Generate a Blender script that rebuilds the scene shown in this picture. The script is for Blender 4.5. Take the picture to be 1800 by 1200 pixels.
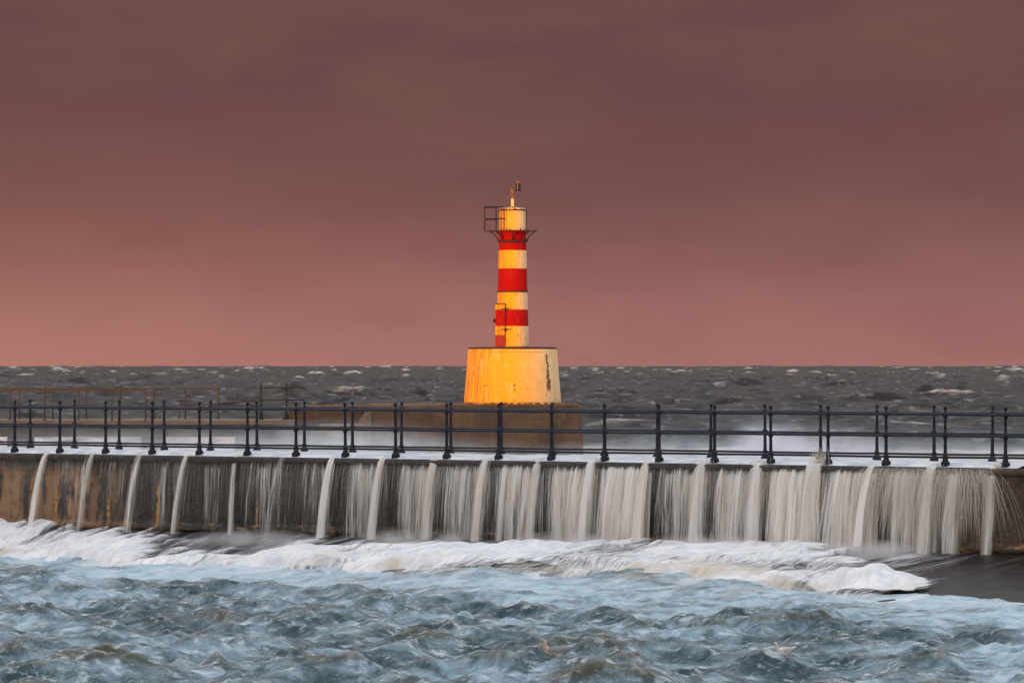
import bpy, math, random
import numpy as np
from mathutils import Vector
R = math.radians
scn = bpy.context.scene
for o in list(bpy.data.objects): bpy.data.objects.remove(o)
COL = scn.collection
random.seed(7)

# ------------------------------------------------------------------ camera
EYE = 4.2
cam = bpy.data.cameras.new('camera'); cam.lens = 200; cam.sensor_width = 36
cam.clip_start = 1; cam.clip_end = 60000
camo = bpy.data.objects.new('camera', cam); COL.objects.link(camo)
camo.location = (0, 0, EYE); camo.rotation_euler = (R(90.195), 0, 0)
scn.camera = camo

# ------------------------------------------------------------------ sun + sky
SUN_E, SUN_A = 1.6, 30.0
sun = bpy.data.lights.new('sun', 'SUN'); sun.energy = 3.3; sun.angle = R(0.08); sun.color = (1.0, 0.40, 0.05)
suno = bpy.data.objects.new('sun', sun); COL.objects.link(suno)
ldir = Vector((math.sin(R(SUN_A))*math.cos(R(SUN_E)), math.cos(R(SUN_A))*math.cos(R(SUN_E)), -math.sin(R(SUN_E))))
suno.rotation_euler = ldir.to_track_quat('-Z', 'Y').to_euler()
scn.view_settings.view_transform = 'Standard'; scn.view_settings.look = 'None'
scn.view_settings.exposure = 0; scn.view_settings.gamma = 1

W = bpy.data.worlds.new('World'); scn.world = W; W.use_nodes = True

class NT:
    """tiny node-graph helper"""
    def __init__(s, tree): s.t = tree; tree.nodes.clear()
    def n(s, typ, inp=None, **kw):
        nd = s.t.nodes.new(typ)
        for k, v in kw.items(): setattr(nd, k, v)
        if inp:
            for k, v in inp.items():
                sock = nd.inputs[k]
                if isinstance(v, bpy.types.NodeSocket): s.t.links.new(v, sock)
                else: sock.default_value = v
        return nd
    def m(s, op, a, b=None, c=None, clamp=False):
        nd = s.t.nodes.new('ShaderNodeMath'); nd.operation = op; nd.use_clamp = clamp
        for i, v in enumerate((a, b, c)):
            if v is None: continue
            if isinstance(v, bpy.types.NodeSocket): s.t.links.new(v, nd.inputs[i])
            else: nd.inputs[i].default_value = v
        return nd.outputs[0]
    def mr(s, v, a, b, c=0.0, d=1.0, smooth=True):
        nd = s.t.nodes.new('ShaderNodeMapRange')
        if smooth: nd.interpolation_type = 'SMOOTHSTEP'
        for k, x in zip(('Value', 'From Min', 'From Max', 'To Min', 'To Max'), (v, a, b, c, d)):
            if isinstance(x, bpy.types.NodeSocket): s.t.links.new(x, nd.inputs[k])
            else: nd.inputs[k].default_value = x
        return nd.outputs[0]
    def mix(s, f, a, b):
        nd = s.t.nodes.new('ShaderNodeMix'); nd.data_type = 'RGBA'
        for i, v in ((0, f), (6, a), (7, b)):
            if isinstance(v, bpy.types.NodeSocket): s.t.links.new(v, nd.inputs[i])
            else: nd.inputs[i].default_value = v if i == 0 else (*v[:3], 1)
        return nd.outputs[2]
    def comb(s, x, y, z):
        return s.n('ShaderNodeCombineXYZ', {'X': x, 'Y': y, 'Z': z}).outputs[0]
    def noise(s, vec, scale, detail=4, rough=.55, dist=0.0):
        return s.n('ShaderNodeTexNoise', {'Vector': vec, 'Scale': scale, 'Detail': detail, 'Roughness': rough, 'Distortion': dist}).outputs[0]
    def attr(s, name, vec=False):
        nd = s.n('ShaderNodeAttribute'); nd.attribute_name = name
        return nd.outputs['Vector'] if vec else nd.outputs['Fac']

g = NT(W.node_tree)
D = g.n('ShaderNodeTexCoord').outputs['Generated']
sep = g.n('ShaderNodeSeparateXYZ', {'Vector': D}); dx, dy, dz = sep.outputs
az = g.m('DIVIDE', dx, g.m('MAXIMUM', dy, .05))               # tangent of azimuth in front
az = g.m('MINIMUM', g.m('MAXIMUM', az, -.6), .6)
el = dz
cv = g.comb(g.m('MULTIPLY', az, 12), g.m('MULTIPLY', el, 26), 0)
n1 = g.noise(cv, 1.6, 5, .5, .4)
n2 = g.noise(g.comb(g.m('MULTIPLY', az, 12), g.m('MULTIPLY', el, 40), 3.1), 2.0, 4, .5, .5)
elw = g.m('ADD', el, g.m('MULTIPLY', g.m('SUBTRACT', n1, .5), .018))
lf = g.mr(az, -.10, .03)                                       # 0 on the left, 1 on the right
low = g.mix(lf, (.445, .194, .155), (.365, .158, .143))
mid = g.mix(lf, (.228, .094, .080), (.186, .080, .075))
top = g.mix(g.mr(n1, .38, .62), (.142, .064, .069), (.160, .078, .067))
c = g.mix(g.mr(elw, -.002, .033), low, mid)
c = g.mix(g.mr(elw, .020, .052), c, top)
c = g.mix(g.m('MULTIPLY', g.mr(n2, .42, .68), .10), c, (.25, .13, .10))
c = g.mix(g.m('MULTIPLY', g.mr(n2, .50, .30), .10), c, (.15, .045, .06))
# above the cloud bank and behind the camera: pale open overcast, cool overhead and warm low in the west
back = g.mr(dy, .15, -.35)
up = g.mr(el, .09, .50)
open_sky = g.mix(g.mr(el, .10, .75), (1.10, .96, .85), (1.28, 1.34, 1.46))
fac = g.m('MAXIMUM', up, back)
cloud = g.mix(fac, c, open_sky)
cb = g.n('ShaderNodeBackground', {'Color': cloud, 'Strength': 1.0})
sky = g.n('ShaderNodeTexSky', sky_type='NISHITA', sun_disc=False, sun_elevation=R(SUN_E), sun_rotation=R(180+SUN_A))
sb = g.n('ShaderNodeBackground', {'Color': sky.outputs[0], 'Strength': .1})
mx = g.n('ShaderNodeMixShader', {0: g.mr(fac, 0, 1, 1.0, .75), 1: sb.outputs[0], 2: cb.outputs[0]})
g.n('ShaderNodeOutputWorld', {'Surface': mx.outputs[0]})

# ------------------------------------------------------------------ helpers
def tag(o, label=None, cat=None, group=None, kind=None):
    if label: o['label'] = label
    if cat: o['category'] = cat
    if group: o['group'] = group
    if kind: o['kind'] = kind
    return o
def empty(name, loc, rz=0, parent=None):
    o = bpy.data.objects.new(name, None); COL.objects.link(o); o.location = loc; o.rotation_euler = (0, 0, rz)
    o.empty_display_size = .2
    if parent: o.parent = parent
    return o
def mat(name, fn):
    m = bpy.data.materials.new(name); m.use_nodes = True
    q = NT(m.node_tree); out = q.n('ShaderNodeOutputMaterial')
    fn(q, out); return m
def principled(q, out, **kw):
    names = {'color': 'Base Color', 'rough': 'Roughness', 'metal': 'Metallic', 'normal': 'Normal', 'alpha': 'Alpha',
             'spec': 'Specular IOR Level', 'ior': 'IOR', 'sss': 'Subsurface Weight', 'trans': 'Transmission Weight'}
    inp = {}
    for k, v in kw.items():
        if isinstance(v, tuple): v = (*v[:3], 1)
        inp[names[k]] = v
    p = q.n('ShaderNodeBsdfPrincipled', inp); q.t.links.new(p.outputs[0], out.inputs['Surface']); return p
def bump(q, h, strength=.5, dist=.02):
    return q.n('ShaderNodeBump', {'Height': h, 'Strength': strength, 'Distance': dist}).outputs[0]
class MB:
    def __init__(s): s.v = []; s.f = []
    def lathe(s, prof, seg=12, at=(0, 0, 0), cap=True, sq=False):
        b = len(s.v); off = math.pi/4 if sq else 0
        for r, z in prof:
            for i in range(seg):
                a = 2*math.pi*i/seg+off; s.v.append((at[0]+r*math.cos(a), at[1]+r*math.sin(a), at[2]+z))
        for j in range(len(prof)-1):
            for i in range(seg):
                i2 = (i+1) % seg; s.f.append((b+j*seg+i, b+j*seg+i2, b+(j+1)*seg+i2, b+(j+1)*seg+i))
        if cap:
            s.f.append(tuple(b+i for i in reversed(range(seg)))); s.f.append(tuple(b+(len(prof)-1)*seg+i for i in range(seg)))
        return s
    def tube(s, pts, r, seg=8, cap=True):
        pts = [Vector(p) for p in pts]; b = len(s.v); n = len(pts)
        rr = r if isinstance(r, (list, tuple)) else [r]*n
        for j, p in enumerate(pts):
            d = (pts[min(j+1, n-1)]-pts[max(j-1, 0)]).normalized()
            a = d.cross(Vector((0, 0, 1)))
            if a.length < .05: a = d.cross(Vector((1, 0, 0)))
            a.normalize(); c_ = d.cross(a)
            for i in range(seg):
                t = 2*math.pi*i/seg; s.v.append(tuple(p+rr[j]*(math.cos(t)*a+math.sin(t)*c_)))
        for j in range(n-1):
            for i in range(seg):
                i2 = (i+1) % seg; s.f.append((b+j*seg+i, b+j*seg+i2, b+(j+1)*seg+i2, b+(j+1)*seg+i))
        if cap:
            s.f.append(tuple(b+i for i in reversed(range(seg)))); s.f.append(tuple(b+(n-1)*seg+i for i in range(seg)))
        return s
    def box(s, lo, hi, bev=0):
        x0, y0, z0 = lo; x1, y1, z1 = hi; b = len(s.v)
        s.v += [(x0, y0, z0), (x1, y0, z0), (x1, y1, z0), (x0, y1, z0), (x0, y0, z1), (x1, y0, z1), (x1, y1, z1), (x0, y1, z1)]
        s.f += [tuple(b+i for i in q) for q in ((3, 2, 1, 0), (4, 5, 6, 7), (0, 1, 5, 4), (1, 2, 6, 5), (2, 3, 7, 6), (3, 0, 4, 7))]
        return s
    def build(s, name, m, parent=None, smooth=True, bevel=0, loc=None):
        me = bpy.data.meshes.new(name); me.from_pydata(s.v, [], s.f); me.update()
        if smooth:
            me.polygons.foreach_set('use_smooth', [True]*len(me.polygons))
            me.set_sharp_from_angle(angle=R(40))
        me.materials.append(m)
        o = bpy.data.objects.new(name, me); COL.objects.link(o)
        if parent: o.parent = parent
        if loc: o.location = loc
        if bevel:
            bm = o.modifiers.new('bevel', 'BEVEL'); bm.width = bevel; bm.segments = 2
        return o
def grid_obj(name, V, m, parent=None, mask=None, attrs=None, vattrs=None):
    """V (a,b,3) numpy grid -> mesh; mask (a-1,b-1) keeps faces; attrs {name:(a,b)}"""
    a, b = V.shape[:2]
    idx = np.arange(a*b).reshape(a, b)
    q = np.stack([idx[:-1, :-1], idx[:-1, 1:], idx[1:, 1:], idx[1:, :-1]], -1).reshape(-1, 4)
    if mask is not None: q = q[mask.reshape(-1)]
    w = V.reshape(-1, 3)[q[::max(1, len(q)//400)]]; nn = np.cross(w[:, 1]-w[:, 0], w[:, 3]-w[:, 0]).sum(0); nn /= np.linalg.norm(nn)+1e-9
    if nn[2] < -.25 or (abs(nn[2]) <= .25 and nn[1] > 0): q = q[:, ::-1]
    used = np.zeros(a*b, bool); used[q.reshape(-1)] = True
    remap = np.cumsum(used)-1; q = remap[q]; P = V.reshape(-1, 3)[used].astype(np.float32)
    me = bpy.data.meshes.new(name)
    me.vertices.add(len(P)); me.vertices.foreach_set('co', P.ravel())
    nf = len(q); me.loops.add(nf*4); me.loops.foreach_set('vertex_index', q.astype(np.int32).ravel())
    me.polygons.add(nf); me.polygons.foreach_set('loop_start', np.arange(0, nf*4, 4, dtype=np.int32))
    me.update(calc_edges=True)
    me.polygons.foreach_set('use_smooth', np.ones(nf, bool))
    for k, A in (attrs or {}).items():
        at = me.attributes.new(k, 'FLOAT', 'POINT'); at.data.foreach_set('value', A.reshape(-1)[used].astype(np.float32))
    for k, A in (vattrs or {}).items():
        at = me.attributes.new(k, 'FLOAT_VECTOR', 'POINT'); at.data.foreach_set('vector', A.reshape(-1, 3)[used].astype(np.float32).ravel())
    me.materials.append(m)
    o = bpy.data.objects.new(name, me); COL.objects.link(o)
    if parent: o.parent = parent
    return o
rng = np.random.default_rng(5)
def smooth_noise(shape, cell, seed):
    r = np.random.default_rng(seed); a, b = shape
    na, nb = int(a/cell[0])+3, int(b/cell[1])+3; G = r.random((na, nb))
    x = np.arange(a)/cell[0]; y = np.arange(b)/cell[1]
    xi, yi = x.astype(int), y.astype(int); fx, fy = x-xi, y-yi; fx = fx*fx*(3-2*fx); fy = fy*fy*(3-2*fy)
    A = G[xi][:, yi]*(1-fy)+G[xi][:, yi+1]*fy; B = G[xi+1][:, yi]*(1-fy)+G[xi+1][:, yi+1]*fy
    return A*(1-fx)[:, None]+B*fx[:, None]
def sstep(x, a, b):
    t = np.clip((x-a)/(b-a), 0, 1); return t*t*(3-2*t)

# pier frame of reference: s along the wall (left to right), t out from the wall face towards the camera
U = np.array([.7550, -.6557]); O = np.array([-.6557, -.7550]); SP = 1.366
T_POST = -.17
E0 = np.array([-10.577, 121.0]) - O*T_POST
def P(s, t, z): return (E0[0]+s*U[0]+t*O[0], E0[1]+s*U[1]+t*O[1], z)
def ST(x, y): dx_, dy_ = x-E0[0], y-E0[1]; return dx_*U[0]+dy_*U[1], dx_*O[0]+dy_*O[1]
F = 10000.
def on_plane(px, py, z):                  # measured photo point -> point of the horizontal plane z
    d = (EYE-z)/(py-634)*F; return (px-900)/F*d, d
DECK = 2.23; FOOT = .69
def s_of(px, t=0.0):                      # distance along the wall where the photo column px meets it
    k = (px-900)/F; bx, by = E0+O*t
    return (k*by-bx)/(U[0]-k*U[1])

# ------------------------------------------------------------------ materials
def m_iron(q, out):
    co = q.n('ShaderNodeTexCoord').outputs['Object']
    n = q.noise(co, 9, 5, .6); r = q.mr(n, .62, .74)
    col = q.mix(q.m('MULTIPLY', r, .7), (.004, .006, .016), (.04, .018, .010))
    principled(q, out, color=col, rough=q.mr(n, .3, .7, .22, .45), spec=.32, normal=bump(q, n, .25, .01))
IRON = mat('navy_iron_paint', m_iron)
def m_rustrail(q, out):
    co = q.n('ShaderNodeTexCoord').outputs['Object']; n = q.noise(co, 5, 4, .6)
    principled(q, out, color=q.mix(q.mr(n, .4, .6), (.045, .028, .025), (.055, .036, .025)), rough=.7)
RUSTRAIL = mat('rusty_orange_rail', m_rustrail)
def m_darkiron(q, out):
    co = q.n('ShaderNodeTexCoord').outputs['Object']; n = q.noise(co, 6, 5, .65)
    principled(q, out, color=q.mix(q.mr(n, .60, .70), (.006, .005, .006), (.10, .03, .015)), rough=.6)
DARKIRON = mat('rusted_dark_iron', m_darkiron)

def m_wall(q, out):
    st = q.attr('st', True); sp = q.n('ShaderNodeSeparateXYZ', {'Vector': st}); s, t, z = sp.outputs
    v = q.comb(s, 0, z)
    big = q.noise(v, .8, 5, .6); fine = q.noise(v, 9, 5, .65)
    vert = q.noise(q.comb(q.m('MULTIPLY', s, 6), 0, q.m('MULTIPLY', z, .5)), 1.5, 4, .6)
    col = q.mix(q.mr(big, .35, .65), (.028, .023, .020), (.055, .043, .034))
    col = q.mix(q.m('MULTIPLY', q.mr(vert, .45, .65), .5), col, (.022, .019, .017))
    # tan weathered concrete at the two ends
    left = q.m('MULTIPLY', q.mr(s, 4.2, 2.0), q.mr(z, 2.1, 1.7))
    tan = q.m('MULTIPLY', left, q.mr(q.noise(q.comb(q.m('MULTIPLY', s, 2.2), 1.7, z), 1.2, 4, .6), .40, .56))
    col = q.mix(q.m('MULTIPLY', tan, .85), col, (.34, .19, .095))
    right = q.m('MULTIPLY', q.mr(s, 23.6, 25.8), q.mr(fine, .3, .7))
    col = q.mix(q.m('MULTIPLY', right, .8), col, (.13, .065, .025))
    # lichen on the foot ledge and up two joints
    led = q.m('MULTIPLY', q.mr(z, FOOT+.24, FOOT+.10), q.mr(q.noise(q.comb(q.m('MULTIPLY', s, 1), 0, q.m('MULTIPLY', z, 6)), 2.4, 5, .7), .54, .60))
    col = q.mix(q.m('MULTIPLY', led, .9), col, (.36, .20, .06))
    for s0, w, z1, z0 in ((s_of(278), .055, 1.78, .70), (s_of(191), .06, 1.45, .85), (s_of(99), .05, 1.7, .8), (s_of(452), .03, 1.5, .8)):
        j = q.m('ABSOLUTE', q.m('SUBTRACT', q.m('ADD', s, q.m('MULTIPLY', q.m('SUBTRACT', fine, .5), .16)), s0))
        j = q.m('MULTIPLY', q.mr(j, w, w*.5), q.m('MULTIPLY', q.mr(z, z1, z1-.3), q.mr(z, z0-.1, z0+.1)))
        j = q.m('MULTIPLY', j, q.mr(fine, .36, .52))
        col = q.mix(q.m('MULTIPLY', j, .9), col, (.52, .24, .06))
    h = q.m('ADD', fine, q.m('MULTIPLY', vert, .8))
    principled(q, out, color=col, rough=q.mr(vert, .3, .7, .35, .75), normal=bump(q, h, .7, .05))
WALL = mat('wet_stained_concrete', m_wall)

def m_apron(q, out):
    st = q.attr('st', True); sp = q.n('ShaderNodeSeparateXYZ', {'Vector': st}); s, t, z = sp.outputs
    w = q.noise(q.comb(s, t, 0), .7, 3, .5)
    sw = q.m('ADD', s, q.m('MULTIPLY', w, .5))
    v = q.comb(q.m('MULTIPLY', sw, 14), q.m('MULTIPLY', t, .55), 0)
    f1 = q.noise(v, 1.0, 4, .65)
    f2 = q.noise(q.comb(q.m('MULTIPLY', sw, 2.4), q.m('MULTIPLY', t, .35), 5), 1.0, 3, .5)
    body = q.mix(q.mr(q.noise(q.comb(s, t, 0), 1.3, 5, .6), .35, .65), (.012, .010, .010), (.030, .023, .019))
    a = q.m('ADD', q.m('MULTIPLY', f1, .62), q.m('MULTIPLY', f2, .55))
    flow = q.m('MULTIPLY', q.mr(a, .52, .76), q.mr(s, 26.2, 25.2))
    flow = q.m('MULTIPLY', flow, q.mr(t, 7, 4, .55, .8))
    dry = q.m('MULTIPLY', q.mr(a, .60, .80), q.mr(s, 25.2, 26.2, 0, .12))
    col = q.mix(q.m('ADD', flow, dry, None, True), body, (.50, .49, .52))
    principled(q, out, color=col, rough=.42, spec=.2, normal=bump(q, f1, .6, .05))
APRON = mat('wet_apron_with_running_water', m_apron)

def m_deck(q, out):
    st = q.attr('st', True); sp = q.n('ShaderNodeSeparateXYZ', {'Vector': st}); s, t, z = sp.outputs
    n = q.noise(q.comb(s, t, 0), 2.5, 5, .6)
    principled(q, out, color=q.mix(q.mr(n, .35, .6), (.45, .52, .60), (.82, .85, .88)), rough=.35, normal=bump(q, n, .4, .03))
FLOOD = mat('white_water_over_the_deck', m_deck)
def m_conc(q, out):
    co = q.n('ShaderNodeTexCoord').outputs['Object']; n = q.noise(co, 1.2, 6, .65)
    sz = q.n('ShaderNodeSeparateXYZ', {'Vector': co}); x, y, z = sz.outputs
    n2 = q.noise(q.comb(x, y, q.m('MULTIPLY', z, 5)), 1.0, 5, .65)
    col = q.mix(q.mr(n, .35, .65), (.085, .048, .026), (.15, .078, .038))
    col = q.mix(q.m('MULTIPLY', q.mr(n2, .5, .7), .5), col, (.045, .032, .022))
    band = q.m('FRACT', q.m('MULTIPLY', z, 1.35)); jn = q.m('MULTIPLY', q.mr(band, .95, .98), .35)
    col = q.mix(jn, col, (.04, .03, .02))
    wd_ = q.m('MULTIPLY', q.mr(z, 3.95, 4.15), q.mr(n2, .40, .55)); col = q.mix(q.m('MULTIPLY', wd_, .8), col, (.035, .034, .014))
    st_ = q.noise(q.comb(q.m('MULTIPLY', x, 3), 0, q.m('MULTIPLY', z, .4)), 1.3, 5, .65); col = q.mix(q.m('MULTIPLY', q.mr(st_, .52, .68), .5), col, (.19, .12, .07))
    principled(q, out, color=col, rough=.8, normal=bump(q, q.m('ADD', n2, q.m('MULTIPLY', st_, .5)), .8, .06))
CONC = mat('brown_weathered_concrete', m_conc)
def m_conc2(q, out):
    co = q.n('ShaderNodeTexCoord').outputs['Object']; n = q.noise(co, 1.1, 6, .65)
    principled(q, out, color=q.mix(q.mr(n, .35, .65), (.055, .046, .042), (.10, .083, .07)), rough=.75, normal=bump(q, n, .5, .05))
CONC2 = mat('grey_brown_jetty_concrete', m_conc2)
def m_coping(q, out):
    co = q.n('ShaderNodeTexCoord').outputs['Object']; n = q.noise(co, 1.5, 6, .65)
    principled(q, out, color=q.mix(q.mr(n, .35, .65), (.16, .105, .07), (.24, .16, .10)), rough=.8)
COPING = mat('tan_coping_concrete', m_coping)

def water_shader(ys_, dark, milk, olive, crest_lo, crest_hi, streak, cover, spec=.5, rough=.12, capcol=(.8, .8, .8), lsc=3., lst=.4, bst=.5, bd=.05, ior=1.333):
    def fn(q, out):
        pos = q.n('ShaderNodeNewGeometry').outputs['Position']
        pos = q.n('ShaderNodeVectorMath', {0: pos, 1: (1, ys_, 1 if ys_ > .5 else 3)}, operation='MULTIPLY').outputs[0]
        ps = q.n('ShaderNodeSeparateXYZ', {'Vector': pos}); x, y, z = ps.outputs
        hgt = q.attr('hgt'); cap = q.attr('cap'); mk = q.attr('milk')
        w = q.n('ShaderNodeTexNoise', {'Vector': pos, 'Scale': .8*streak, 'Detail': 2}).outputs[1]
        wv = q.n('ShaderNodeVectorMath', {0: pos, 1: q.n('ShaderNodeVectorMath', {0: w, 'Scale': .35/streak}, operation='SCALE').outputs[0]}, operation='ADD').outputs[0]
        s1 = q.noise(q.n('ShaderNodeVectorMath', {0: wv, 1: (1.3*streak, 2.6*streak, 1)}, operation='MULTIPLY').outputs[0], 1, 8, .70, .25)
        s2 = q.noise(q.n('ShaderNodeVectorMath', {0: wv, 1: (.30*streak, .22*streak, .4)}, operation='MULTIPLY').outputs[0], 1, 4, .55)
        a = q.m('ADD', q.m('MULTIPLY', s1, .80), q.m('MULTIPLY', s2, .40))
        a = q.m('ADD', a, q.m('MULTIPLY', mk, .30))
        up_ = q.mr(hgt, crest_lo, crest_hi)
        a = q.m('SUBTRACT', a, q.m('MULTIPLY', up_, .12))
        m_ = q.mr(a, cover, cover+.30)
        base = q.mix(up_, dark, olive)
        col = q.mix(m_, base, milk)
        ln = q.noise(q.n('ShaderNodeVectorMath', {0: wv, 1: (lsc*.8, lsc*2.2, lsc)}, operation='MULTIPLY').outputs[0], 1, 6, .72, .3)
        lines = q.m('MULTIPLY', q.mr(q.m('ADD', ln, q.m('MULTIPLY', m_, .04)), .53, .68), lst)
        col = q.mix(lines, col, q.mix(.5, milk, (.85, .88, .90)))
        dk = q.m('MULTIPLY', q.mr(ln, .46, .34), lst); col = q.mix(dk, col, q.mix(.4, dark, milk))
        cp = q.m('MULTIPLY', cap, q.mr(q.noise(pos, 1.8*streak, 6, .75), .32, .56))
        col = q.mix(cp, col, capcol)
        bn = q.m('ADD', ln, q.m('MULTIPLY', s1, .8))
        principled(q, out, color=col, rough=q.mr(m_, 0, 1, rough, .45), spec=spec, ior=ior, normal=bump(q, bn, bst, bd))
    return fn
HARBOUR = mat('milky_blue_harbour_water', water_shader(.8, (.026, .060, .074), (.42, .58, .67), (.072, .072, .045), .12, .38, 1.0, .515, rough=.10, lsc=3.6, lst=.80, bst=.75, bd=.06))
SEA = mat('dark_open_sea', water_shader(.12, (.014, .016, .019), (.090, .132, .172), (.018, .014, .012), .0, .8, .26, .60, spec=.5, ior=1.12, rough=.35, capcol=(.80, .70, .66), lsc=.9, lst=.30, bst=.5, bd=.16))

def m_foam(q, out):
    st = q.attr('st', True); sp = q.n('ShaderNodeSeparateXYZ', {'Vector': st}); s, t, z = sp.outputs
    w = q.noise(q.comb(s, t, 0), .9, 3, .5)
    sw = q.m('ADD', s, q.m('MULTIPLY', w, 1.1))
    f1 = q.noise(q.comb(q.m('MULTIPLY', sw, 9), q.m('MULTIPLY', t, .8), 0), 1, 5, .65)
    f2 = q.noise(q.comb(s, t, 0), 2.3, 6, .65, .8)
    a = q.attr('a')
    n = q.m('ADD', q.m('MULTIPLY', f1, .68), q.m('MULTIPLY', f2, .32))
    thr = q.mr(a, 0, 1, .76, .08, smooth=False)
    al = q.mr(n, thr, q.m('ADD', thr, .34))
    tint = q.mr(q.noise(q.comb(s, t, 3), .55, 3, .5), .48, .64)
    f3 = q.noise(q.comb(q.m('MULTIPLY', s, 1.6), t, 7), 1.1, 6, .7, 1.2)
    col = q.mix(q.mr(f3, .56, .36, 0, .6), (.93, .92, .92), (.60, .62, .67))
    col = q.mix(q.m('MULTIPLY', q.mr(f1, .54, .38), .35), col, (.60, .60, .64))
    col = q.mix(q.m('MULTIPLY', q.m('MULTIPLY', tint, q.mr(f1, .35, .6, .25, .85)), q.attr('tan')), col, (.62, .53, .40))
    nb = bump(q, q.m('ADD', f3, q.m('ADD', q.m('MULTIPLY', f2, .5), q.m('MULTIPLY', f1, .4))), .7, .12)
    d = q.n('ShaderNodeBsdfDiffuse', {'Color': col, 'Normal': nb}).outputs[0]
    tr = q.n('ShaderNodeBsdfTransparent').outputs[0]
    mxx = q.n('ShaderNodeMixShader', {0: al, 1: tr, 2: d}); q.t.links.new(mxx.outputs[0], out.inputs['Surface'])
FOAM = mat('churned_white_foam', m_foam)

def m_curtain(q, out):
    st = q.attr('st', True); sp = q.n('ShaderNodeSeparateXYZ', {'Vector': st}); s, v, l = sp.outputs
    a = q.attr('a')
    sw = q.m('ADD', s, q.m('MULTIPLY', q.noise(q.comb(s, v, l), 1.5, 2), .12))
    n1 = q.noise(q.comb(q.m('MULTIPLY', sw, 26), q.m('MULTIPLY', v, 1.1), l), 1, 5, .75)
    n2 = q.noise(q.comb(q.m('MULTIPLY', sw, 8), q.m('MULTIPLY', v, .5), l), 1, 3, .6)
    n = q.m('ADD', q.m('MULTIPLY', n1, .62), q.m('MULTIPLY', n2, .38))
    thr = q.mr(a, 0, 1, .66, .14, smooth=False)
    al = q.m('MULTIPLY', q.mr(n, thr, q.m('ADD', thr, .26)), q.mr(a, 0, .10, 0, .92))
    col = q.mix(q.mr(n2, .35, .65), (.78, .72, .65), (.97, .93, .88))
    d = q.n('ShaderNodeBsdfDiffuse', {'Color': col}).outputs[0]
    tl = q.n('ShaderNodeBsdfTranslucent', {'Color': col}).outputs[0]
    d = q.n('ShaderNodeMixShader', {0: .2, 1: d, 2: tl}).outputs[0]
    tr = q.n('ShaderNodeBsdfTransparent').outputs[0]
    mxx = q.n('ShaderNodeMixShader', {0: al, 1: tr, 2: d}); q.t.links.new(mxx.outputs[0], out.inputs['Surface'])
CURTAIN = mat('falling_water_sheet', m_curtain)
def m_strand(q, out):
    a = q.attr('a')
    col = (.90, .82, .74, 1)
    d = q.n('ShaderNodeBsdfDiffuse', {'Color': col}).outputs[0]
    tl = q.n('ShaderNodeBsdfTranslucent', {'Color': col}).outputs[0]
    d = q.n('ShaderNodeMixShader', {0: .25, 1: d, 2: tl}).outputs[0]
    tr = q.n('ShaderNodeBsdfTransparent').outputs[0]
    mxx = q.n('ShaderNodeMixShader', {0: a, 1: tr, 2: d}); q.t.links.new(mxx.outputs[0], out.inputs['Surface'])
STRAND = mat('falling_water_strands', m_strand)

# ------------------------------------------------------------------ the land behind the camera (unseen, shaped to keep the pier in shade)
def m_land(q, out):
    co = q.n('ShaderNodeTexCoord').outputs['Object']; n = q.noise(co, .4, 6, .65)
    principled(q, out, color=q.mix(n, (.04, .05, .02), (.12, .10, .06)), rough=.9)
LAND = mat('grass_bank', m_land)
TE = math.tan(R(SUN_E))/math.cos(R(SUN_A))
CREST = 2.75+(196+30)*TE
xs = np.linspace(-420, 420, 85); prof = [(4.0, -2), (3.9, 2.4), (-8, 2.5), (-14, 3.4), (-24, CREST-1.0), (-30, CREST), (-46, CREST-.4), (-90, CREST-3), (-300, CREST-3), (-300, -2)]
V = np.zeros((len(prof), 85, 3)); V[..., 0] = xs[None, :]
for i, (yy, zz) in enumerate(prof): V[i, :, 1] = yy; V[i, :, 2] = zz
o = grid_obj('ground', V[::-1], LAND); tag(o, 'unseen grassy shore bank and quay behind the viewer, shaped to shade the pier', 'ground', kind='structure')

# ------------------------------------------------------------------ waves
def fft_tile(N, L, lam_peak, slope, seed, spread, wdir, lam_min):
    r = np.random.default_rng(seed)
    k = np.fft.fftfreq(N, L/N)*2*np.pi; kx, ky = np.meshgrid(k, k, indexing='ij'); kk = np.hypot(kx, ky); kk[0, 0] = 1e9
    kp = 2*np.pi/lam_peak; ph = np.arctan2(ky, kx)
    S = kk**(-slope)*np.exp(-1.0*(kp/kk)**2.2)*np.exp(-(kk*lam_min/(2*np.pi))**2)
    S *= (spread+(1-spread)*np.abs(np.cos(ph-wdir))**2)
    S[0, 0] = 0
    H = (r.normal(size=(N, N))+1j*r.normal(size=(N, N)))*np.sqrt(S)
    h = np.fft.ifft2(H).real; sc = 1/h.std()
    Dx = np.fft.ifft2(-1j*kx/kk*H).real*sc; Dy = np.fft.ifft2(-1j*ky/kk*H).real*sc
    Jx = np.fft.ifft2(kx*kx/kk*H).real*sc; Jy = np.fft.ifft2(ky*ky/kk*H).real*sc
    return h*sc, Dx, Dy, Jx+Jy
def sample(T, L, x, y):
    N = T.shape[0]; u = (x/L*N) % N; v = (y/L*N) % N
    i = u.astype(int) % N; j = v.astype(int) % N; fu = u-np.floor(u); fv = v-np.floor(v); i1 = (i+1) % N; j1 = (j+1) % N
    return (T[i, j]*(1-fu)*(1-fv)+T[i1, j]*fu*(1-fv)+T[i, j1]*(1-fu)*fv+T[i1, j1]*fu*fv)

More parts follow.
